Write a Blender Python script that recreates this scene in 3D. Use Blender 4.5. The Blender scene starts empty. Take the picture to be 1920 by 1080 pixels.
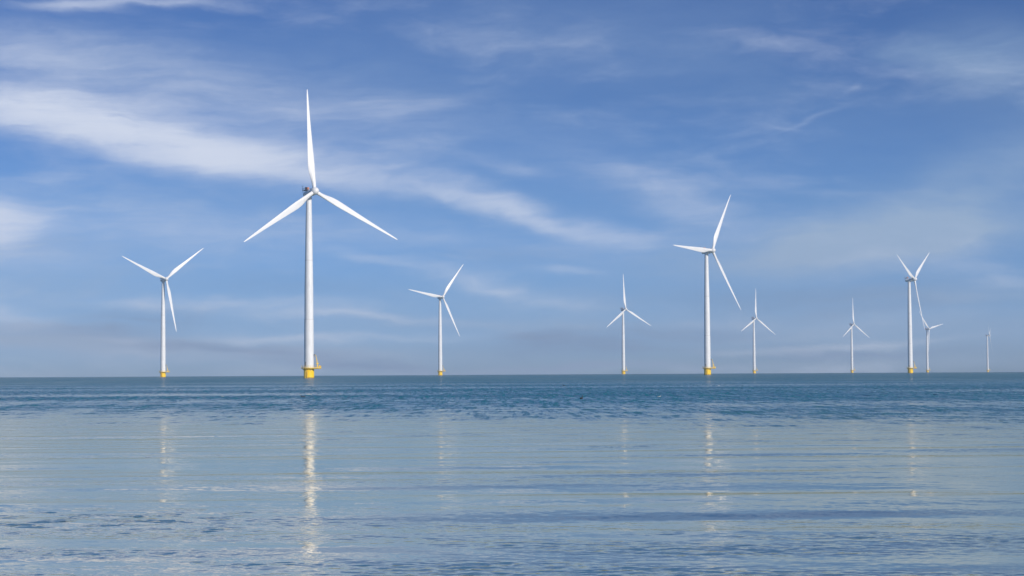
import bpy, bmesh, math, random
import numpy as np
from mathutils import Vector, Matrix

C = bpy.context.scene.collection
R = math.radians
PI = math.pi
EARTH = 6.371e6            # the sea is curved like the real one: far towers stand at the horizon

# ------------------------------------------------------------------ camera
FPX, CAM_H, PITCH, ROLL = 3680.0, 2.0, 0.04331, -0.00529
cam_d = bpy.data.cameras.new('camera')
cam_d.sensor_width = 36.0
cam_d.lens = FPX * 36.0 / 1920.0
cam_d.clip_start = 0.1
cam_d.clip_end = 40000
cam = bpy.data.objects.new('camera', cam_d)
C.objects.link(cam)
_r, _u = Vector((1, 0, 0)), Vector((0, -math.sin(PITCH), math.cos(PITCH)))
FW = Vector((0, math.cos(PITCH), math.sin(PITCH)))
RT = _r * math.cos(ROLL) + _u * math.sin(ROLL)
UP = _u * math.cos(ROLL) - _r * math.sin(ROLL)
m = Matrix.Identity(4)
for i in range(3):
    m[i][0], m[i][1], m[i][2] = RT[i], UP[i], -FW[i]
m[0][3], m[1][3], m[2][3] = 0, 0, CAM_H
cam.matrix_world = m
bpy.context.scene.camera = cam

def ray(px, py):
    d = FW * FPX + RT * (px - 960) + UP * (540 - py)
    return d.normalized()

def on_sea(px, py):
    d = ray(px, py)
    t = CAM_H / -d.z
    return d.x * t, d.y * t

def angles(px, py):
    """direction of a pixel of the photograph as (azimuth, elevation) in radians"""
    d = ray(px, py)
    return math.atan2(d.x, d.y), math.asin(d.z)

# ------------------------------------------------------------------ exposure, sun
sc = bpy.context.scene
sc.view_settings.view_transform = 'Standard'
sc.view_settings.look = 'None'
sc.view_settings.exposure = 0.0
sc.view_settings.gamma = 1.0
sc.cycles.volume_bounces = 0
sc.cycles.max_bounces = 6
sc.cycles.use_denoising = True
SUN_EL, SUN_AZ = R(24), R(138)          # azimuth clockwise from the view direction: behind and to the right
sun_d = bpy.data.lights.new('sun', 'SUN')
sun_d.energy = 4.2
sun_d.angle = R(0.5)
sun_d.color = (1.0, 0.905, 0.80)
sun = bpy.data.objects.new('sun', sun_d)
C.objects.link(sun)
sdir = Vector((math.sin(SUN_AZ) * math.cos(SUN_EL), math.cos(SUN_AZ) * math.cos(SUN_EL), math.sin(SUN_EL)))
sun.rotation_euler = sdir.to_track_quat('Z', 'Y').to_euler()

# ------------------------------------------------------------------ sky
def srgb(r, g, b):
    f = lambda c: (c / 255 / 12.92) if c / 255 <= 0.04045 else ((c / 255 + 0.055) / 1.055) ** 2.4
    return (f(r), f(g), f(b))

world = bpy.data.worlds.new('World')
sc.world = world
world.use_nodes = True
WT = world.node_tree
WT.nodes.clear()
WN, WL = WT.nodes, WT.links

class G:
    """small helper that writes shader maths in one node tree"""
    def __init__(s, t): s.t, s.n, s.l = t, t.nodes, t.links
    def put(s, sock, v):
        if isinstance(v, bpy.types.NodeSocket): s.l.new(v, sock)
        else: sock.default_value = v
    def math(s, op, a, b=None, c=None, clamp=False):
        n = s.n.new('ShaderNodeMath'); n.operation = op; n.use_clamp = clamp
        s.put(n.inputs[0], a)
        if b is not None: s.put(n.inputs[1], b)
        if c is not None: s.put(n.inputs[2], c)
        return n.outputs[0]
    def vec(s, op, a, b=None, scale=None):
        n = s.n.new('ShaderNodeVectorMath'); n.operation = op
        s.put(n.inputs[0], a)
        if b is not None: s.put(n.inputs[1], b)
        if scale is not None: s.put(n.inputs['Scale'], scale)
        return n.outputs['Value'] if op in ('DOT_PRODUCT', 'LENGTH') else n.outputs['Vector']
    def xyz(s, x, y, z):
        n = s.n.new('ShaderNodeCombineXYZ')
        for i, v in enumerate((x, y, z)): s.put(n.inputs[i], v)
        return n.outputs[0]
    def sep(s, v):
        n = s.n.new('ShaderNodeSeparateXYZ'); s.put(n.inputs[0], v); return n.outputs
    def noise(s, v, scale, detail=4, rough=0.55, color=False, dist=0.0):
        n = s.n.new('ShaderNodeTexNoise')
        s.put(n.inputs['Vector'], v); n.inputs['Scale'].default_value = scale
        n.inputs['Detail'].default_value = detail; n.inputs['Roughness'].default_value = rough
        n.inputs['Distortion'].default_value = dist
        return n.outputs['Color'] if color else n.outputs['Fac']
    def mapping(s, v, loc=(0, 0, 0), rot=(0, 0, 0), scale=(1, 1, 1), typ='POINT'):
        n = s.n.new('ShaderNodeMapping'); n.vector_type = typ
        s.put(n.inputs['Vector'], v)
        n.inputs['Location'].default_value = loc
        n.inputs['Rotation'].default_value = rot
        n.inputs['Scale'].default_value = scale
        return n.outputs[0]
    def remap(s, v, a, b, c=0.0, d=1.0, smooth=True):
        n = s.n.new('ShaderNodeMapRange'); n.interpolation_type = 'SMOOTHSTEP' if smooth else 'LINEAR'
        s.put(n.inputs[0], v)
        for i, x in enumerate((a, b, c, d)): s.put(n.inputs[i + 1], x)
        return n.outputs[0]
    def mix(s, f, a, b, mode='MIX'):
        n = s.n.new('ShaderNodeMix'); n.data_type = 'RGBA'; n.blend_type = mode; n.clamp_factor = True
        s.put(n.inputs[0], f)
        s.put(n.inputs[6], a if not isinstance(a, tuple) else (*a[:3], 1))
        s.put(n.inputs[7], b if not isinstance(b, tuple) else (*b[:3], 1))
        return n.outputs[2]
    def ramp(s, f, stops, mode='LINEAR'):
        n = s.n.new('ShaderNodeValToRGB'); n.color_ramp.interpolation = mode
        e = n.color_ramp.elements
        while len(e) < len(stops): e.new(0.5)
        for i, (p, c) in enumerate(stops):
            e[i].position = p; e[i].color = (*c, 1)
        s.put(n.inputs[0], f)
        return n.outputs[0]

g = G(WT)
SKY_STRENGTH = 0.12
tc = WN.new('ShaderNodeTexCoord').outputs['Generated']
sky = WN.new('ShaderNodeTexSky')
sky.sky_type = 'NISHITA'
sky.sun_disc = False
sky.sun_elevation = SUN_EL
sky.sun_rotation = SUN_AZ
sky.air_density = 1.0
sky.dust_density = 0.3
sky.ozone_density = 2.0
dx, dy, dz = g.sep(tc)
az = g.math('ARCTAN2', dx, dy)
el = g.math('ARCSINE', dz)
# clear air: the Sky Texture, its tint corrected with elevation (deep blue above, paler at the sea)
TINT = [(0.0, (0.115, 0.211, 0.463)), (.03, (0.115, 0.235, 0.566)), (.073, (0.093, 0.201, 0.475)), (.145, (0.085, 0.175, 0.376)),
        (.233, (0.073, 0.145, 0.301)), (.317, (0.079, 0.141, 0.282)), (.45, (0.081, 0.196, 0.307)), (1.0, (0.162, 0.319, 0.446))]
tint = g.ramp(g.math('MULTIPLY', el, 1 / 0.6, clamp=True), TINT)
clear = g.vec('SCALE', g.vec('MULTIPLY', sky.outputs[0], tint), scale=2.0)

uv = g.xyz(az, el, 0.0)
# domain warp so that the bands have torn, wind-drawn edges
w1 = g.vec('SUBTRACT', g.noise(g.mapping(uv, scale=(7, 20, 1)), 1.0, 3, .55, color=True), (.5, .5, .5))
w2 = g.vec('SUBTRACT', g.noise(g.mapping(uv, loc=(3, 1, 0), scale=(30, 80, 1)), 1.0, 4, .6, color=True), (.5, .5, .5))
uvw = g.vec('ADD', uv, g.vec('ADD', g.vec('MULTIPLY', w1, (.075, .022, 0)), g.vec('MULTIPLY', w2, (.016, .008, 0))))

def cloud_sum(blobs):
    tot = None
    for (px, py, a, b, ang, w) in blobs:
        u, v = angles(px, py)
        ca, sa = math.cos(R(ang)), math.sin(R(ang))         # slope is measured downwards to the right
        A = (ca * FPX / a, -sa * FPX / a, 0)
        B = (sa * FPX / b, ca * FPX / b, 0)
        p = g.math('ADD', g.vec('DOT_PRODUCT', uvw, A), -(A[0] * u + A[1] * v))
        q = g.math('ADD', g.vec('DOT_PRODUCT', uvw, B), -(B[0] * u + B[1] * v))
        e = g.math('POWER', 1 / math.e, g.math('MULTIPLY_ADD', p, p, g.math('MULTIPLY', q, q)))
        e = g.math('MULTIPLY', e, w)
        tot = e if tot is None else g.math('ADD', tot, e)
    return tot

# (x, y, half length, half width in photo pixels turned into directions, slope, density)
BRIGHT = [
    (60, 205, 260, 36, 5, 1.5), (260, 245, 260, 38, 11, 1.9), (430, 285, 100, 28, 14, 1.0), (540, 318, 90, 16, 14, .3),
    (690, 345, 150, 15, 4, .30), (880, 362, 120, 16, 12, .50), (1030, 408, 110, 16, 20, .50), (700, 322, 60, 8, -6, .2), (960, 320, 90, 10, 10, .16), (1140, 440, 120, 16, 8, .26),
    (1230, 360, 110, 30, 24, .20), (1130, 320, 130, 40, 20, .12), (1310, 385, 60, 22, 20, .12),
    (230, 130, 380, 60, 9, .24), (60, 90, 120, 40, 10, .15), (170, 2, 80, 12, 0, .55), (330, 0, 90, 8, 0, .3),
    (650, 220, 220, 60, 12, .16), (800, 195, 80, 18, -12, .14), (5, 425, 58, 32, 0, 1.8), (30, 480, 110, 22, 4, .35),
    (430, 568, 170, 9, 2, .44), (290, 566, 60, 9, 0, .25), (650, 592, 170, 8, 3, .42), (620, 632, 200, 8, 0, .34),
    (40, 592, 90, 18, 8, .34), (1070, 514, 60, 9, 4, .26), (930, 540, 90, 14, 10, .20), (700, 492, 100, 10, 18, .16),
    (860, 525, 110, 10, 14, .12), (1620, 646, 170, 8, -3, .30), (1390, 656, 90, 8, 0, .22), (1040, 570, 70, 10, 0, .18),
    (1100, 470, 160, 30, 0, .12), (820, 450, 160, 30, 8, .10), (560, 440, 220, 40, 5, .10), (250, 420, 300, 60, 6, .12),
    (230, 632, 60, 6, 0, .2), (1530, 218, 55, 6, -22, .12), (1450, 240, 70, 5, 8, .08), (1610, 152, 16, 4, -25, .1),
    (1480, 85, 130, 14, 8, .10), (1870, 530, 70, 10, 0, .15), (1030, 690, 300, 8, 0, .12), (1640, 600, 260, 14, 0, .10),
]
LAVENDER = [
    (130, 640, 260, 18, 2, .5), (720, 662, 260, 14, 2, .4), (1480, 625, 200, 14, -2, .45), (1750, 560, 220, 22, -4, .4), (1080, 610, 170, 14, 0, .3), (1560, 465, 230, 44, -6, .55), (1800, 420, 180, 40, -4, .4), (1330, 500, 160, 24, 0, .2),
    (300, 400, 600, 120, 0, .22), (900, 250, 500, 120, 8, .16), (1000, 560, 1200, 70, 0, .22), (1300, 420, 700, 60, 0, .12), (1700, 250, 300, 120, 0, .12), (200, 110, 300, 60, 8, .2),
    (1560, 470, 240, 50, -6, .50), (1760, 430, 200, 50, -6, .38), (1880, 300, 220, 60, -22, .42), (1870, 110, 110, 70, 10, .42),
    (1760, 85, 90, 22, 6, .26), (1000, 60, 320, 90, 10, .18), (1330, 20, 220, 40, 4, .12), (1340, 120, 200, 60, 15, .14), (650, 110, 260, 60, 8, .14),
    (1680, 380, 300, 40, -8, .2), (100, 520, 220, 60, 0, .34), (210, 655, 330, 24, 2, .60), (480, 672, 180, 20, 4, .34), (60, 620, 200, 20, 2, .3),
    (1850, 640, 260, 40, 0, .28), (1600, 690, 600, 14, 0, .25), (600, 700, 900, 9, 0, .3),
]
DARK = [
    (160, 612, 200, 9, 3, .2), (450, 655, 200, 7, 3, .2), (1180, 655, 180, 8, 0, .2), (1700, 665, 200, 9, 0, .22), (1620, 585, 180, 9, -3, .16),
    (360, 640, 260, 10, 4, .30), (1040, 645, 150, 20, -2, .42), (980, 628, 90, 10, -4, .25), (680, 682, 160, 13, 3, .5),
    (1000, 690, 160, 7, 0, .35), (1290, 620, 140, 16, 0, .26), (1500, 660, 140, 16, 2, .24), (540, 540, 160, 20, 4, .10),
    (300, 590, 150, 24, -4, .22), (30, 470, 90, 20, 0, .18), (1160, 690, 200, 8, 0, .2), (1400, 560, 300, 20, 0, .12), (960, 480, 140, 20, 0, .12),
    (1600, 560, 200, 22, -3, .14), (800, 600, 200, 14, 2, .06),
]
n_big = g.noise(g.mapping(uvw, rot=(0, 0, R(-8)), scale=(9, 34, 1)), 1.0, 6, .60)
n_fine = g.noise(g.mapping(uvw, loc=(5, 2, 0), rot=(0, 0, R(-10)), scale=(38, 150, 1)), 1.0, 6, .62)
tex = g.math('ADD', g.math('MULTIPLY', g.math('SUBTRACT', n_big, .5), 2.2), g.math('MULTIPLY', g.math('SUBTRACT', n_fine, .5), 1.0))
fib = g.noise(g.mapping(uvw, loc=(9, 4, 0), rot=(0, 0, R(9)), scale=(16, 210, 1)), 1.0, 7, .68)
body = g.math('MAXIMUM', g.math('ADD', g.math('ADD', 1.0, tex), g.math('MULTIPLY', g.math('SUBTRACT', fib, .5), 1.6)), 0.0)
veil = g.math('MULTIPLY', g.remap(n_big, .45, .8), 0.16)
# the part of the sky above and behind the picture carries the same thin cirrus
cir = g.noise(g.mapping(tc, rot=(0, 0, R(30)), scale=(2.2, 5.5, 9)), 1.0, 7, .6)
cir_hi = g.math('MULTIPLY', g.remap(cir, .45, .75), g.remap(el, .22, .35, 0, .5))
col_b, col_l, col_d = srgb(212, 221, 240), srgb(150, 176, 208), srgb(110, 142, 182)
inv = 1.0 / SKY_STRENGTH
sc3 = lambda c: tuple(x * inv for x in c)
fd = g.math('MULTIPLY', g.math('MULTIPLY', cloud_sum(DARK), 1.8), body, clamp=True)
fl = g.math('MULTIPLY', cloud_sum(LAVENDER), g.math('ADD', 1.0, g.math('MULTIPLY', tex, .7)), clamp=True)
fb = g.math('MULTIPLY', g.math('ADD', cloud_sum(BRIGHT), veil), body)
fb = g.math('SUBTRACT', 1.0, g.math('EXPONENT', g.math('MULTIPLY', fb, -1.25)))
fb = g.math('MAXIMUM', fb, cir_hi)
c1 = g.mix(fl, clear, sc3(col_l))
c2 = g.mix(fd, c1, sc3(col_d))
c3 = g.mix(fb, c2, sc3(col_b))
bg = WN.new('ShaderNodeBackground')
WL.new(c3, bg.inputs['Color'])
bg.inputs['Strength'].default_value = SKY_STRENGTH
wo = WN.new('ShaderNodeOutputWorld')
WL.new(bg.outputs[0], wo.inputs['Surface'])

# ------------------------------------------------------------------ helpers
def new_mat(name):
    mt = bpy.data.materials.new(name); mt.use_nodes = True
    t = mt.node_tree
    return mt, G(t), t.nodes['Principled BSDF']

def paint(name, col, rough, var=.06, scale=1.5, stretch=(1, 1, .15), dirt=None, metallic=0.0):
    mt, q, b = new_mat(name)
    co = q.n.new('ShaderNodeTexCoord').outputs['Object']
    f = q.noise(q.mapping(co, scale=stretch), scale, 5, .6)
    lo = tuple(c * (1 - 2.2 * var) for c in col)
    c = q.mix(q.remap(f, .35, .65), lo, col)
    if dirt:
        z0, z1, dc = dirt
        z = q.sep(co)[2]
        e = q.math('MULTIPLY_ADD', q.math('SUBTRACT', q.noise(co, 1.2, 4), .5), .9, z)
        c = q.mix(q.remap(e, z0, z1, 1, 0), c, dc)
    q.put(b.inputs['Base Color'], c)
    b.inputs['Roughness'].default_value = rough
    b.inputs['Metallic'].default_value = metallic
    return mt

M_WHITE = paint('white_paint', (.73, .75, .77), .42, .05)
M_BLADE = paint('blade_gelcoat', (.74, .75, .76), .38, .03, .6, (1, 1, .2))
M_YELLOW = paint('yellow_paint', (.93, .60, .004), .45, .07, 1.2, (1, 1, .25), dirt=(.15, .75, (.20, .13, .05)))
M_YSTEEL = paint('yellow_steel', (.84, .58, .08), .5, .05)
M_GREY = paint('grey_steel', (.20, .21, .22), .5, .08)
M_RUST = paint('red_panel', (.50, .20, .12), .6, .08)
M_RUBBER = paint('hatch_grey', (.35, .36, .37), .6, .05)
M_BIRD = paint('dark_plumage', (.025, .025, .03), .7, .1, 8, (1, 1, 1))
M_GULL = paint('pale_plumage', (.38, .40, .42), .7, .1, 8, (1, 1, 1))
M_BILL = paint('bill', (.5, .28, .04), .5, .05, 8, (1, 1, 1))

def link(name, mesh, mat, parent=None, smooth=True):
    o = bpy.data.objects.new(name, mesh)
    C.objects.link(o)
    if mat: mesh.materials.append(mat)
    if smooth:
        for p in mesh.polygons: p.use_smooth = True
    if parent: o.parent = parent
    return o

def to_obj(name, bm, mat, parent=None, smooth=False, auto=None):
    me = bpy.data.meshes.new(name)
    bmesh.ops.recalc_face_normals(bm, faces=bm.faces)
    if auto is not None:
        for f in bm.faces: f.smooth = True
        for e in bm.edges:
            if len(e.link_faces) == 2 and e.calc_face_angle() > R(auto): e.smooth = False
    bm.to_mesh(me); bm.free()
    return link(name, me, mat, parent, smooth)

def lathe(bm, prof, seg=48, mat=Matrix.Identity(4), cap=True):
    """profile of (radius, z) turned about z"""
    rings = []
    for r, z in prof:
        if r < 1e-5:
            rings.append([bm.verts.new(mat @ Vector((0, 0, z)))])
        else:
            rings.append([bm.verts.new(mat @ Vector((r * math.cos(2 * PI * k / seg), r * math.sin(2 * PI * k / seg), z))) for k in range(seg)])
    for a, b in zip(rings, rings[1:]):
        if len(a) == 1 and len(b) == 1: continue
        for k in range(seg):
            k2 = (k + 1) % seg
            if len(a) == 1: bm.faces.new((a[0], b[k2], b[k]))
            elif len(b) == 1: bm.faces.new((a[k], a[k2], b[0]))
            else: bm.faces.new((a[k], a[k2], b[k2], b[k]))
    if cap:
        for rg in (rings[0], rings[-1]):
            if len(rg) > 1: bm.faces.new(rg)

def box(bm, c, s, rot=None):
    mt = Matrix.Translation(c) @ (rot.to_4x4() if rot else Matrix.Identity(4)) @ Matrix.Diagonal((*s, 1))
    bmesh.ops.create_cube(bm, size=1.0, matrix=mt)

def tube(bm, a, b, r, r2=None, seg=10):
    a, b = Vector(a), Vector(b)
    d = b - a
    q = d.to_track_quat('Z', 'Y').to_matrix().to_4x4()
    mt = Matrix.Translation((a + b) / 2) @ q
    bmesh.ops.create_cone(bm, cap_ends=True, segments=seg, radius1=r, radius2=r if r2 is None else r2, depth=d.length, matrix=mt)

def tag(o, label=None, cat=None, group=None, kind=None):
    for k, v in (('label', label), ('category', cat), ('group', group), ('kind', kind)):
        if v: o[k] = v
    return o

# ------------------------------------------------------------------ the sea
rng = np.random.default_rng(11)

def waves(x, y, n, lmin, lmax, spread, dirdeg, slope, seed, cut):
    """sum of sine trains: crests roughly across the view; slope = rms slope of the sum"""
    rr = np.random.default_rng(seed)
    h = np.zeros_like(x)
    for i in range(n):
        lam = lmin * (lmax / lmin) ** rr.random()
        th = R(dirdeg) + rr.normal(0, R(spread))
        k = 2 * PI / lam
        amp = slope * math.sqrt(2.0 / n) / k
        att = np.clip((lam / cut - 2.5) / 2.0, 0, 1)       # no waves the grid is too coarse for
        ph = k * (x * math.sin(th) + y * math.cos(th)) + rr.random() * 2 * PI
        s = np.sin(ph)
        h += amp * att * s
    return h

def lown(x, y, sx, sy, seed, n=14):
    rr = np.random.default_rng(seed)
    v = np.zeros_like(x)
    for i in range(n):
        a = rr.random() * 2 * PI
        f = 0.5 + rr.random() * 1.2
        v += np.sin(x / sx * f * math.cos(a) * 2 * PI + y / sy * f * math.sin(a) * 2 * PI + rr.random() * 6.28)
    return v / math.sqrt(n / 2)

def smooth(v, a, b):
    t = np.clip((v - a) / (b - a), 0, 1)
    return t * t * (3 - 2 * t)

def chop_mask(x, y):
    r = np.hypot(x, y)
    a = x / np.maximum(r, 1)
    edge = 62 - 90 * np.minimum(a, .3) * 0.25 * 2 + 5 * lown(x, y, 30, 60, 3)
    far = smooth(r + 8 * lown(x, y, 16, 9, 31) + 4 * lown(x, y, 5, 3, 37), edge - 6, edge + 72)
    calm_r = smooth(a, .20, .05)
    pl = smooth(r + 5 * lown(x, y, 12, 5, 35), 46, 70) * (.14 + .20 * calm_r) * np.clip(1 + .35 * lown(x, y, 4, 3, 36), .2, 1.8)
    far = pl + (1 - pl) * far
    far = far * np.clip(.92 + .16 * lown(x, y, 5, 4, 33) * smooth(r, 260, 120), .3, 1.1)
    band = .06 + .08 * lown(x, y, 26, 5.5, 5)              # faint ripple bands in the calm water
    band = np.clip(band, .045, .4) * smooth(r, 80, 50)
    near = .32 * smooth(r, 34, 21) * np.clip(.7 + .5 * lown(x, y, 9, 3, 7), 0.1, 1.3)
    c = np.maximum(far * (0.82 + .12 * lown(x, y, 120, 60, 9)), np.maximum(band, near))
    # cat's paws where the photograph has them
    for px, py, wx, wy, s in ((180, 975, 300, 22, .75), (420, 990, 120, 14, .5), (1560, 1010, 260, 16, .42), (1330, 1000, 160, 8, .4),
                              (1300, 886, 170, 5, .5), (1640, 823, 150, 5, .4), (480, 1058, 330, 9, .4), (300, 855, 200, 6, .3)):
        cx, cy = on_sea(px, py)
        _, cy2 = on_sea(px, py + wy)
        wxm = wx * cy / FPX
        c = np.maximum(c, s * np.exp(-((x - cx) / wxm) ** 2 - ((y - cy) / abs(cy - cy2)) ** 2) * np.clip(.65 + .7 * lown(x, y, .9, .7, 21), .1, 1.4))
    return np.clip(c, 0.04, 1.1)

def sea_height(x, y, cut):
    r = np.hypot(x, y)
    c = chop_mask(x, y)
    h = waves(x, y, 26, 1.4, 9.0, 8, -5, .0135, 101, cut) * smooth(r, 700, 150)
    h += waves(x, y, 22, .35, 1.3, 24, 4, .014, 102, cut) * (0.35 + c) * smooth(r, 200, 60)
    h += waves(x, y, 70, .32, 1.0, 55, 5, .160, 103, cut) * np.maximum(c - .06, 0) * smooth(r, 900, 300) * smooth(r, 34, 60)
    h += waves(x, y, 40, .9, 2.2, 55, 5, .110, 105, cut) * c * smooth(r, 900, 300) * smooth(r, 110, 200)
    h += waves(x, y, 60, .15, .42, 45, -4, .150, 104, cut) * np.maximum(c - .10, 0) * smooth(r, 62, 40)
    return h - (x * x + y * y) / 2 / EARTH, c

def build_sea():
    rad = [0.6]
    while rad[-1] < 6500:
        r = rad[-1]
        if r < 15: st = .12 * r
        elif r < 40: st = r * .0018
        elif r < 80: st = r * .0028
        elif r < 210: st = .16
        elif r < 330: st = .16 + (r - 210) * .002
        else: st = .40 + (r - 330) * .035
        rad.append(r + st)
    rad = np.array(rad)
    fine = np.linspace(-19, 19, 820)
    side = np.concatenate([np.linspace(19.5, 40, 26), np.linspace(43, 317, 70), np.linspace(320, 340.5, 26)])
    ang = np.radians(np.concatenate([fine, side]))
    nr, na = len(rad), len(ang)
    rr, aa = np.meshgrid(rad, ang, indexing='ij')
    x, y = rr * np.sin(aa), rr * np.cos(aa)
    st = np.gradient(rad)
    dth = np.gradient(ang); dth[-1] = dth[0] = .01
    cut = np.maximum(st[:, None] * np.ones(na)[None, :], rr * np.abs(dth)[None, :])
    z, c = sea_height(x, y, cut)
    co = np.empty((nr * na + 1, 3), np.float32)
    co[:-1, 0], co[:-1, 1], co[:-1, 2] = x.ravel(), y.ravel(), z.ravel()
    co[-1] = (0, 0, 0)
    i = np.arange(nr - 1)[:, None]; j = np.arange(na)[None, :]; j2 = (j + 1) % na
    q = np.stack([i * na + j, i * na + j2, (i + 1) * na + j2, (i + 1) * na + j], -1).reshape(-1, 4)
    q = q[:, ::-1]
    jj = np.arange(na)
    t = np.stack([np.full(na, nr * na), (jj + 1) % na, jj], -1)
    nq, nt = len(q), len(t)
    me = bpy.data.meshes.new('sea')
    me.vertices.add(len(co)); me.vertices.foreach_set('co', co.ravel())
    me.loops.add(nq * 4 + nt * 3)
    me.loops.foreach_set('vertex_index', np.concatenate([q.ravel(), t.ravel()]).astype(np.int32))
    me.polygons.add(nq + nt)
    me.polygons.foreach_set('loop_start', np.concatenate([np.arange(nq) * 4, nq * 4 + np.arange(nt) * 3]).astype(np.int32))
    me.polygons.foreach_set('use_smooth', np.ones(nq + nt, bool))
    me.update(calc_edges=True)
    at = me.attributes.new('chop', 'FLOAT', 'POINT')
    at.data.foreach_set('value', np.concatenate([c.ravel(), [.3]]).astype(np.float32))
    me.validate()
    return me

def water_mat():
    mt, q, b = new_mat('sea_water')
    geo = q.n.new('ShaderNodeNewGeometry')
    co = geo.outputs['Position']
    at = q.n.new('ShaderNodeAttribute'); at.attribute_name = 'chop'
    chop = at.outputs['Fac']
    def field(scale, sc, loc, detail):
        n = q.noise(q.mapping(co, loc=loc, scale=sc), scale, detail, .55, color=True)
        return q.vec('MULTIPLY', q.vec('SUBTRACT', n, (.5, .5, .5)), (1.0, 1.0, 0))
    rip = field(1.0, (8.5, 15.0, 1), (0, 0, 0), 2)      # hand-sized ripples
    med = field(1.0, (3.4, 6.5, 1), (31, 7, 0), 2)       # foot-long wavelets
    lar = field(1.0, (.12, .40, 1), (11, 57, 0), 2)      # slow patches
    a1 = q.math('MULTIPLY_ADD', chop, WATER['rip'][1], WATER['rip'][0])
    a2 = q.math('MULTIPLY_ADD', chop, WATER['med'][1], WATER['med'][0])
    s = q.vec('ADD', q.vec('MULTIPLY', q.vec('SCALE', rip, scale=a1), (1.3, .5, 0)), q.vec('MULTIPLY', q.vec('SCALE', med, scale=a2), (1.0, .8, 0)))
    s = q.vec('ADD', s, q.vec('SCALE', lar, scale=WATER['lar']))
    # wavelets run together along the wind in short files
    f1 = field(1.0, (4.2, .24, 1), (3, 5, 0), 3)
    f2 = field(1.0, (2.0, .085, 1), (13, 25, 0), 3)
    fil = q.vec('ADD', q.vec('SCALE', f1, scale=WATER['f1']), q.vec('SCALE', f2, scale=WATER['f2']))
    fil = q.vec('SCALE', fil, scale=q.math('MULTIPLY', q.remap(chop, .25, .9), q.remap(q.sep(co)[1], 45, 95)))
    s = q.vec('ADD', s, fil)
    nrm = q.vec('NORMALIZE', q.vec('ADD', geo.outputs['Normal'], s))
    q.n.remove(b)
    # inshore colour lifted to imitate paler sky reflection, the open lake is deep teal
    py = q.sep(co)[1]
    px = q.sep(co)[0]
    off = q.math('ADD', q.math('MULTIPLY_ADD', px, .45, py), q.math('MULTIPLY', q.math('SUBTRACT', q.noise(q.mapping(co, scale=(.05, .03, 1)), 1.0, 3), .5), 60))
    deep = q.remap(off, 35, 110)
    base = q.mix(deep, WATER['sky_lift'], WATER['deep'])
    dif = q.n.new('ShaderNodeBsdfDiffuse')
    q.put(dif.inputs['Color'], base)
    gl = q.n.new('ShaderNodeBsdfAnisotropic')
    gl.inputs['Color'].default_value = (*WATER['tint'], 1)
    q.put(gl.inputs['Roughness'], q.math('MULTIPLY_ADD', chop, .06, .02))
    q.put(gl.inputs['Normal'], nrm)
    fr = q.n.new('ShaderNodeFresnel')
    fr.inputs['IOR'].default_value = WATER['ior']
    q.put(fr.inputs['Normal'], nrm)
    mx = q.n.new('ShaderNodeMixShader')
    q.put(mx.inputs[0], fr.outputs[0]); q.l.new(dif.outputs[0], mx.inputs[1]); q.l.new(gl.outputs[0], mx.inputs[2])
    # open water: wavelets finer than the eye can part are a rough microfacet surface
    pr = q.n.new('ShaderNodeBsdfPrincipled')
    q.put(pr.inputs['Base Color'], base)
    pr.inputs['IOR'].default_value = 1.33
    q.put(pr.inputs['Roughness'], q.math('ADD', q.math('MULTIPLY_ADD', chop, .22, WATER['rough']), q.remap(py, 180, 600, 0, .16)))
    s2 = q.vec('ADD', q.vec('SCALE', med, scale=.30), q.vec('ADD', q.vec('SCALE', lar, scale=.06), fil))
    q.put(pr.inputs['Normal'], q.vec('NORMALIZE', q.vec('ADD', geo.outputs['Normal'], s2)))
    mz = q.n.new('ShaderNodeMixShader')
    q.put(mz.inputs[0], q.math('MULTIPLY', q.math('MULTIPLY', q.remap(off, 30, 130), q.remap(chop, .15, .9)), WATER['far']))
    q.l.new(mx.outputs[0], mz.inputs[1]); q.l.new(pr.outputs[0], mz.inputs[2])
    out = [n for n in q.n if n.type == 'OUTPUT_MATERIAL'][0]
    q.l.new(mz.outputs[0], out.inputs['Surface'])
    return mt

WATER = dict(far=.9, f1=1.7, f2=1.2, rough=.02, rip=(.02, 1.4), med=(.0, .65), lar=.02, sky_lift=(.09, .24, .22), deep=(.006, .13, .175), ior=1.55, tint=(.92, .84, .68))
sea = bpy.data.objects.new('sea', build_sea())
C.objects.link(sea)
sea.data.materials.append(water_mat())
tag(sea, kind='structure')

# ------------------------------------------------------------------ wind turbine
HUB_H, ROTOR_R, CONE, TILT, OVER = 95.0, 52.42, .0573, .1138, 5.79

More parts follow.
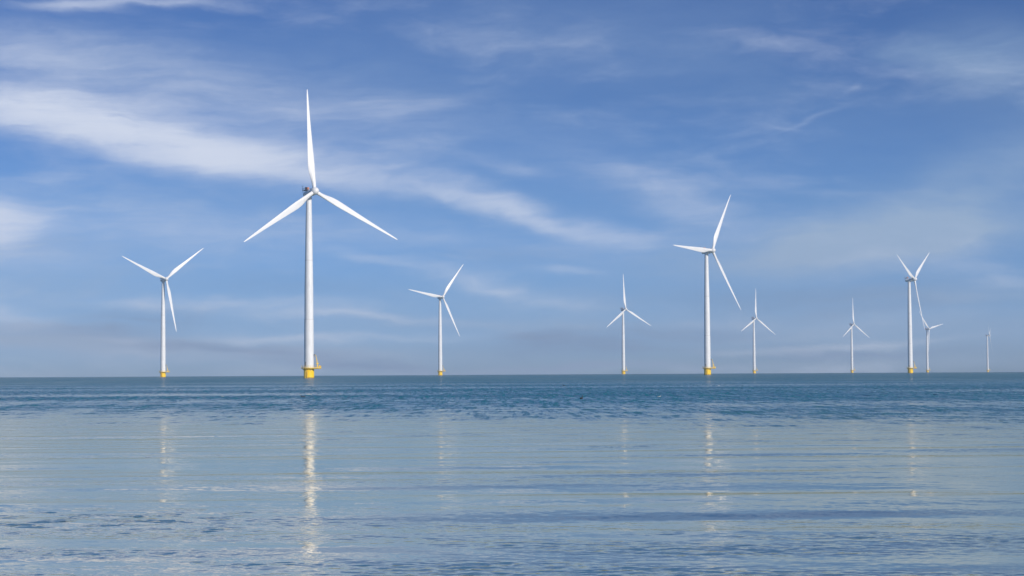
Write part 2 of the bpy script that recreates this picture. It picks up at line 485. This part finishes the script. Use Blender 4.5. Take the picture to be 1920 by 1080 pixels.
def make_blade():
    st = [(1.0, 1.950, 1.95, 14), (2.6, 1.950, 1.95, 14), (4.5, 2.150, 1.75, 13), (7.5, 2.760, 1.35, 12), (10.5, 3.450, 1.05, 11), (13.5, 3.726, .88, 9.5),
          (17, 3.496, .74, 8), (22, 2.990, .58, 6), (27, 2.530, .46, 4.5), (32, 2.116, .38, 3), (37, 1.748, .31, 2), (42, 1.380, .24, 1), (46, 1.086, .19, .5),
          (49.5, 0.782, .13, 0), (51.3, 0.506, .08, 0), (52.2, 0.276, .05, 0), (52.42, 0.092, .02, 0)]
    bm = bmesh.new()
    N = 24
    rings = []
    for r, ch, th, tw in st:
        rd = min(max((ch / th - 1) / 1.6, 0), 1)          # 0 circular root, 1 aerofoil
        ring = []
        for k in range(N):
            t = 2 * PI * k / N
            cx, cy = math.cos(t), math.sin(t)
            # circle
            X0, Y0 = .5 * ch * cx, .5 * th * cy
            # aerofoil: blunt leading edge at +x, sharp trailing edge
            xx = (cx + 1) / 2
            prof = 2.6 * math.sqrt(max(1 - xx, 0) + .0) * 0
            yy = .5 * th * (math.sin(t)) * (0.25 + .95 * xx ** .8) * 1.0
            X1 = (xx - .68) * ch
            X, Y = X0 * (1 - rd) + X1 * rd, Y0 * (1 - rd) + yy * rd
            a = R(tw)
            Xr, Yr = X * math.cos(a) + Y * math.sin(a), -X * math.sin(a) + Y * math.cos(a)
            f = r / ROTOR_R
            bend = -r * math.sin(CONE) * (0.55 + .45 * f)  # swept forward, more so towards the tip
            ring.append(bm.verts.new((Xr, Yr + bend, r * math.cos(CONE))))
        rings.append(ring)
    for a, b in zip(rings, rings[1:]):
        for k in range(N):
            bm.faces.new((a[k], a[(k + 1) % N], b[(k + 1) % N], b[k]))
    bm.faces.new(rings[0]); bm.faces.new(rings[-1])
    return bm

def make_turbine():
    root = bpy.data.objects.new('wind_turbine', None)
    C.objects.link(root)
    # yellow transition piece with ladder and lifting lugs
    bm = bmesh.new()
    lathe(bm, [(2.62, -4), (2.62, 4.55), (2.74, 4.62), (2.74, 4.88), (2.6, 4.95)], 64)
    tp = to_obj('foundation', bm, M_YELLOW, root, auto=35)
    bm = bmesh.new()
    for s in (-1, 1):
        tube(bm, (-1.05 + s * .24, -2.95, -.6), (-1.05 + s * .24, -2.95, 4.8), .055, seg=8)
        tube(bm, (-1.05 + s * .62, -3.05, -.6), (-1.05 + s * .62, -3.05, 3.6), .13, seg=12)
        for z in (.4, 2.2, 3.4):
            tube(bm, (-1.05 + s * .62, -3.05, z), (-1.05 + s * .55, -2.35, z), .07, seg=8)
    for k in range(17):
        tube(bm, (-1.29, -2.95, -.4 + k * .3), (-.81, -2.95, -.4 + k * .3), .025, seg=6)
    to_obj('boat_landing', bm, M_YSTEEL, tp, auto=40)
    bm = bmesh.new()
    box(bm, (2.68, 0, 4.2), (.22, .28, .6))
    br = to_obj('bracket', bm, M_GREY, tp)
    for a in (-118, -62, -35, 80, 140, 200):
        b2 = br.copy() if a != -118 else br
        if a != -118: C.objects.link(b2)
        b2.rotation_euler = (0, 0, R(a))
    # deck: ring with a laydown wing on the crane side
    bm = bmesh.new()
    N = 40
    out = []
    for k in range(N):
        t = 2 * PI * k / N
        x, y = 3.95 * math.cos(t), 3.95 * math.sin(t)
        if x > 1.5 and abs(y) < 2.6: x = 6.2
        elif x > 1.5 and abs(y) < 3.3: x = 4.9
        out.append((x, y))
    lo = [bm.verts.new((x, y, 4.98)) for x, y in out]
    hi = [bm.verts.new((x, y, 5.2)) for x, y in out]
    bm.faces.new(lo); bm.faces.new(hi)
    for k in range(N): bm.faces.new((lo[k], lo[(k + 1) % N], hi[(k + 1) % N], hi[k]))
    for y in (-1.9, 0, 1.9):
        box(bm, (4.2, y, 4.84), (3.6, .16, .28))
    for k in range(8):
        a = R(45 * k + 20)
        if math.cos(a) > .6: continue
        tube(bm, (2.6 * math.cos(a), 2.6 * math.sin(a), 4.0), (3.75 * math.cos(a), 3.75 * math.sin(a), 4.97), .08, seg=8)
    to_obj('deck', bm, M_YSTEEL, root, auto=40)
    bm = bmesh.new()
    ins = [(x * .975, y * .975) for x, y in out]
    for k in range(N):
        a, b = ins[k], ins[(k + 1) % N]
        if k % 2 == 0: tube(bm, (*a, 5.2), (*a, 6.35), .035, seg=6)
        for z in (5.62, 5.98, 6.35): tube(bm, (*a, z), (*b, z), .03, seg=6)
        ln = math.hypot(b[0] - a[0], b[1] - a[1])
        box(bm, ((a[0] + b[0]) / 2, (a[1] + b[1]) / 2, 5.31), (ln, .03, .2), Matrix.Rotation(math.atan2(b[1] - a[1], b[0] - a[0]), 3, 'Z'))
    to_obj('railing', bm, M_YSTEEL, root)
    # davit crane and the box beside it
    bm = bmesh.new()
    cx, cy = 4.35, -.9
    lathe(bm, [(.48, 5.2), (.48, 5.4), (.3, 5.45), (.3, 7.1), (.42, 7.15), (.42, 7.6), (.2, 7.7)], 20, Matrix.Translation((cx, cy, 0)))
    box(bm, (cx + .1, cy, 7.5), (1.2, .55, .6))
    cr = to_obj('crane', bm, M_YSTEEL, root, auto=40)
    bm = bmesh.new()
    tube(bm, (cx - .05, cy, 7.6), (cx - .75, cy, 11.6), .20, .15)
    tube(bm, (cx + .45, cy, 7.6), (cx - .45, cy, 10.2), .07)
    tube(bm, (cx - .75, cy, 11.5), (cx - 1.7, cy, 12.05), .17, .13)
    to_obj('boom', bm, M_YSTEEL, cr, auto=40)
    bm = bmesh.new()
    tube(bm, (cx - 1.45, cy - .2, 11.85), (cx - 1.45, cy + .2, 11.85), .38, seg=16)
    tube(bm, (cx - 1.45, cy, 11.7), (cx - 1.45, cy, 10.9), .05)
    box(bm, (cx - 1.45, cy, 10.85), (.25, .2, .35))
    to_obj('hook', bm, M_GREY, cr)
    bm = bmesh.new()
    box(bm, (5.45, .6, 5.78), (.9, 1.6, 1.15))
    bmesh.ops.bevel(bm, geom=bm.edges[:], offset=.06, segments=2, affect='EDGES')
    to_obj('equipment_box', bm, M_YSTEEL, root)
    # tower
    bm = bmesh.new()
    lathe(bm, [(2.5, 4.9), (2.5, 5.3), (2.42, 5.32), (2.42, 20), (2.36, 30), (2.28, 30.05), (2.20, 45), (1.98, 60), (1.97, 60.1), (1.70, 75), (1.46, 88), (1.40, HUB_H - 2.4)], 64)
    tw = to_obj('tower', bm, M_WHITE, root, auto=30)
    for z, r in ((29.9, 2.38), (60.0, 2.02)):
        bm = bmesh.new()
        lathe(bm, [(r, z), (r, z + .14)], 64)
        to_obj('flange', bm, M_RUBBER, tw, auto=30)
    bm = bmesh.new()
    q = Matrix.Rotation(R(-128), 3, 'Z')
    box(bm, q @ Vector((2.42, 0, 7.3)), (.12, .9, 2.1), q)
    bmesh.ops.bevel(bm, geom=bm.edges[:], offset=.03, segments=1, affect='EDGES')
    to_obj('door', bm, M_RUBBER, tw)
    # machine head, axis along -y (towards the wind) before it is turned; +z up
    ax = Matrix.Rotation(R(90), 4, 'X')     # z of the lathe becomes -y
    bm = bmesh.new()
    lathe(bm, [(.0, -4.0), (1.0, -3.97), (1.3, -3.7), (1.42, -3.0), (1.5, 1.3), (1.46, 1.5), (1.46, 1.7), (1.98, 1.75), (2.0, 3.3), (1.9, 3.65), (1.3, 3.9), (1.3, 4.15)], 48, ax)
    tube(bm, (0, 0, -2.9), (0, 0, 0), 1.38, seg=40)
    nac = to_obj('nacelle', bm, M_WHITE, root, auto=40)
    bm = bmesh.new()
    box(bm, (0, 3.0, 2.02), (2.5, 2.7, .12))
    for sx in (-1.2, 1.2):
        for sy in (1.7, 3.0, 4.3): tube(bm, (sx, sy, 2.05), (sx, sy, 3.15), .04, seg=6)
        tube(bm, (sx, 1.7, 3.15), (sx, 4.3, 3.15), .035, seg=6)
        tube(bm, (sx, 1.7, 2.6), (sx, 4.3, 2.6), .03, seg=6)
    tube(bm, (-1.2, 4.3, 3.15), (1.2, 4.3, 3.15), .035, seg=6)
    tube(bm, (-1.2, 4.3, 2.6), (1.2, 4.3, 2.6), .03, seg=6)
    to_obj('hoist_platform', bm, M_GREY, nac)
    bm = bmesh.new()
    box(bm, (0, 1.35, 2.75), (2.3, .5, 1.3))
    bmesh.ops.bevel(bm, geom=bm.edges[:], offset=.06, segments=1, affect='EDGES')
    to_obj('cooler', bm, M_RUST, nac)
    bm = bmesh.new()
    tube(bm, (-.9, 4.4, 1.0), (-.9, 4.4, 4.6), .06, seg=8)
    tube(bm, (-1.3, 4.4, 4.4), (-.5, 4.4, 4.4), .04, seg=6)
    box(bm, (-.5, 4.4, 4.55), (.16, .16, .3))
    to_obj('wind_vane', bm, M_GREY, nac)
    bm = bmesh.new()
    lathe(bm, [(1.5, -1.62), (1.85, -1.55), (1.95, -.8), (1.95, .6), (1.8, 1.3), (1.45, 1.95), (.9, 2.4), (.35, 2.6), (0, 2.63)], 48, ax)
    hub = to_obj('hub', bm, M_BLADE, root, auto=40)
    bl = [to_obj('blade', make_blade(), M_BLADE, root, smooth=True)]
    for k in range(2):
        c = bl[0].copy(); C.objects.link(c); c.parent = root; bl.append(c)
    return root

def pose(root, x, y, yaw, phi):
    root.location = (x, y, -(x * x + y * y) / 2 / EARTH)
    a = Vector((math.sin(yaw) * math.cos(TILT), -math.cos(yaw) * math.cos(TILT), math.sin(TILT)))
    s = Vector((math.cos(yaw), math.sin(yaw), 0))
    up = s.cross(-a).normalized()
    def frame(xa, ya, za, loc):
        mm = Matrix.Identity(4)
        for i in range(3): mm[i][0], mm[i][1], mm[i][2], mm[i][3] = xa[i], ya[i], za[i], loc[i]
        return mm
    hubc = Vector((a.x * OVER, a.y * OVER, HUB_H))
    phis = [phi, phi + 2 * PI / 3, phi - 2 * PI / 3]
    for ch in root.children:
        k = ch.name.split('.')[0]
        if k == 'nacelle':
            ch.matrix_local = frame(s, -a, up, hubc - a * OVER)
        elif k == 'hub':
            ch.matrix_local = frame(s, -a, up, hubc)
        elif k == 'blade':
            p = phis.pop(0)
            rd = s * math.sin(p) + up * math.cos(p)
            tg = s * math.cos(p) - up * math.sin(p)
            ch.matrix_local = frame(tg, -a, rd, hubc)

def copy_tree(o, parent=None):
    c = o.copy(); C.objects.link(c)
    c.parent = parent
    for ch in o.children: copy_tree(ch, c)
    return c

TURB = [   # x, y, yaw, rotor angle, label
    (-103.5, 999.2, 36.4, -2.7, 'largest white wind turbine, one blade straight up, yellow deck crane at its foot'),
    (-338.2, 1901.2, 39.4, 53.1, 'leftmost white wind turbine, two blades raised in a V, one hanging down'),
    (-87.4, 2379.3, 37.3, 38.6, 'white wind turbine just right of the largest one, one blade pointing left'),
    (162.5, 2874.1, 40.1, -1.9, 'mid-size white wind turbine, one blade straight up, left of the second largest turbine'),
    (149.0, 1500.6, 47.5, 31.5, 'second largest white wind turbine, one blade level to the left, one down right'),
    (416.8, 3385.4, 42.5, 3.5, 'distant white wind turbine, one blade straight up, just right of the second largest turbine'),
    (664.5, 3843.5, 45.6, 1.3, 'small distant white wind turbine, one blade straight up, left of the overlapping pair'),
    (402.3, 1985.9, 56.8, 56.1, 'taller turbine of the overlapping pair at right, two blades raised in a narrow V'),
    (906.5, 4290.3, 43.5, 77.6, 'smaller turbine of the overlapping pair at right, behind the hanging blade of the taller'),
    (1224.4, 5060.0, 73.0, 68.9, 'smallest and rightmost wind turbine, far off and turned nearly side-on'),
]
proto = make_turbine()
roots = [proto] + [copy_tree(proto) for _ in TURB[1:]]
for o, (x, y, yw, ph, lb) in zip(roots, TURB):
    pose(o, x, y, R(yw), R(ph))
    tag(o, lb, 'wind turbine', 'offshore wind turbines')

# ------------------------------------------------------------------ water birds
def make_bird(chain, mat, bill_at, bill_len):
    """one skinned body from tail to head; chain = (x, z, rx, rz)"""
    bm = bmesh.new()
    vs = [bm.verts.new((x, 0, z)) for x, z, _, _ in chain]
    for a, b in zip(vs, vs[1:]): bm.edges.new((a, b))
    me = bpy.data.meshes.new('bird')
    bm.to_mesh(me); bm.free()
    o = link('water_bird', me, mat, smooth=True)
    sk = o.modifiers.new('skin', 'SKIN')
    sk.use_smooth_shade = True
    for v, (_, _, rx, rz) in zip(me.skin_vertices[0].data, chain): v.radius = (rx, rz)
    me.skin_vertices[0].data[2].use_root = True
    o.modifiers.new('sub', 'SUBSURF').levels = 2
    o.modifiers['sub'].render_levels = 2
    b2 = bmesh.new()
    bx, bz = bill_at
    tube(b2, (bx, 0, bz), (bx + bill_len, 0, bz - .01), .011, .003, 8)
    to_obj('bill', b2, M_BILL, o, smooth=True)
    return o

DUCK = [(-.24, .10, .02, .012), (-.16, .07, .07, .05), (-.02, .05, .10, .075), (.10, .06, .085, .065), (.16, .13, .035, .035),
        (.165, .21, .026, .026), (.185, .262, .036, .034), (.215, .26, .018, .016)]
GULL = [(-.25, .10, .018, .01), (-.14, .07, .055, .04), (0, .055, .085, .065), (.11, .075, .07, .055), (.155, .13, .04, .04),
        (.175, .175, .036, .036), (.205, .175, .02, .018)]
for px, py, rz, sc_, kind, lb in (
    (568, 745.5, 200, .95, 'duck', 'dark water bird with raised head floating below the largest turbine'),
    (1090, 748, 60, .95, 'duck', 'dark water bird floating on choppy water between the two largest turbines'),
    (1057.5, 723.5, 170, 1.0, 'duck', 'tiny dark water bird floating farthest out near the horizon'),
    (1236, 744.5, 10, .65, 'gull', 'pale gull floating left of the second largest turbine'),
    (417, 744, 190, .6, 'gull', 'pale gull floating between the leftmost and the largest turbine'),
    (1347.5, 724, 20, .8, 'gull', 'pale gull floating just right of the second largest turbine'),
):
    x, y = on_sea(px, py)
    o = make_bird(DUCK if kind == 'duck' else GULL, M_BIRD if kind == 'duck' else M_GULL,
                  (.225, .257) if kind == 'duck' else (.22, .172), .05)
    o.name = 'water_bird' if kind == 'duck' else 'gull'
    z = float(sea_height(np.array([x]), np.array([y]), np.array([.24]))[0][0])
    o.location = (x, y, z)
    o.scale = (sc_,) * 3
    o.rotation_euler = (0, 0, R(rz))
    tag(o, lb, 'bird', 'birds floating on the water')

# ------------------------------------------------------------------ haze
HAZE = 0.00009
bm = bmesh.new()
box(bm, (0, 0, 80), (13400, 13400, 172))
hz = to_obj('haze', bm, None)
tag(hz, kind='stuff')
mt = bpy.data.materials.new('haze')
mt.use_nodes = True
mt.node_tree.nodes.clear()
vol = mt.node_tree.nodes.new('ShaderNodeVolumePrincipled')
vol.inputs['Color'].default_value = (.80, .88, 1.0, 1)
vol.inputs['Density'].default_value = HAZE
vol.inputs['Anisotropy'].default_value = 0.0
ou = mt.node_tree.nodes.new('ShaderNodeOutputMaterial')
mt.node_tree.links.new(vol.outputs[0], ou.inputs['Volume'])
hz.data.materials.append(mt)
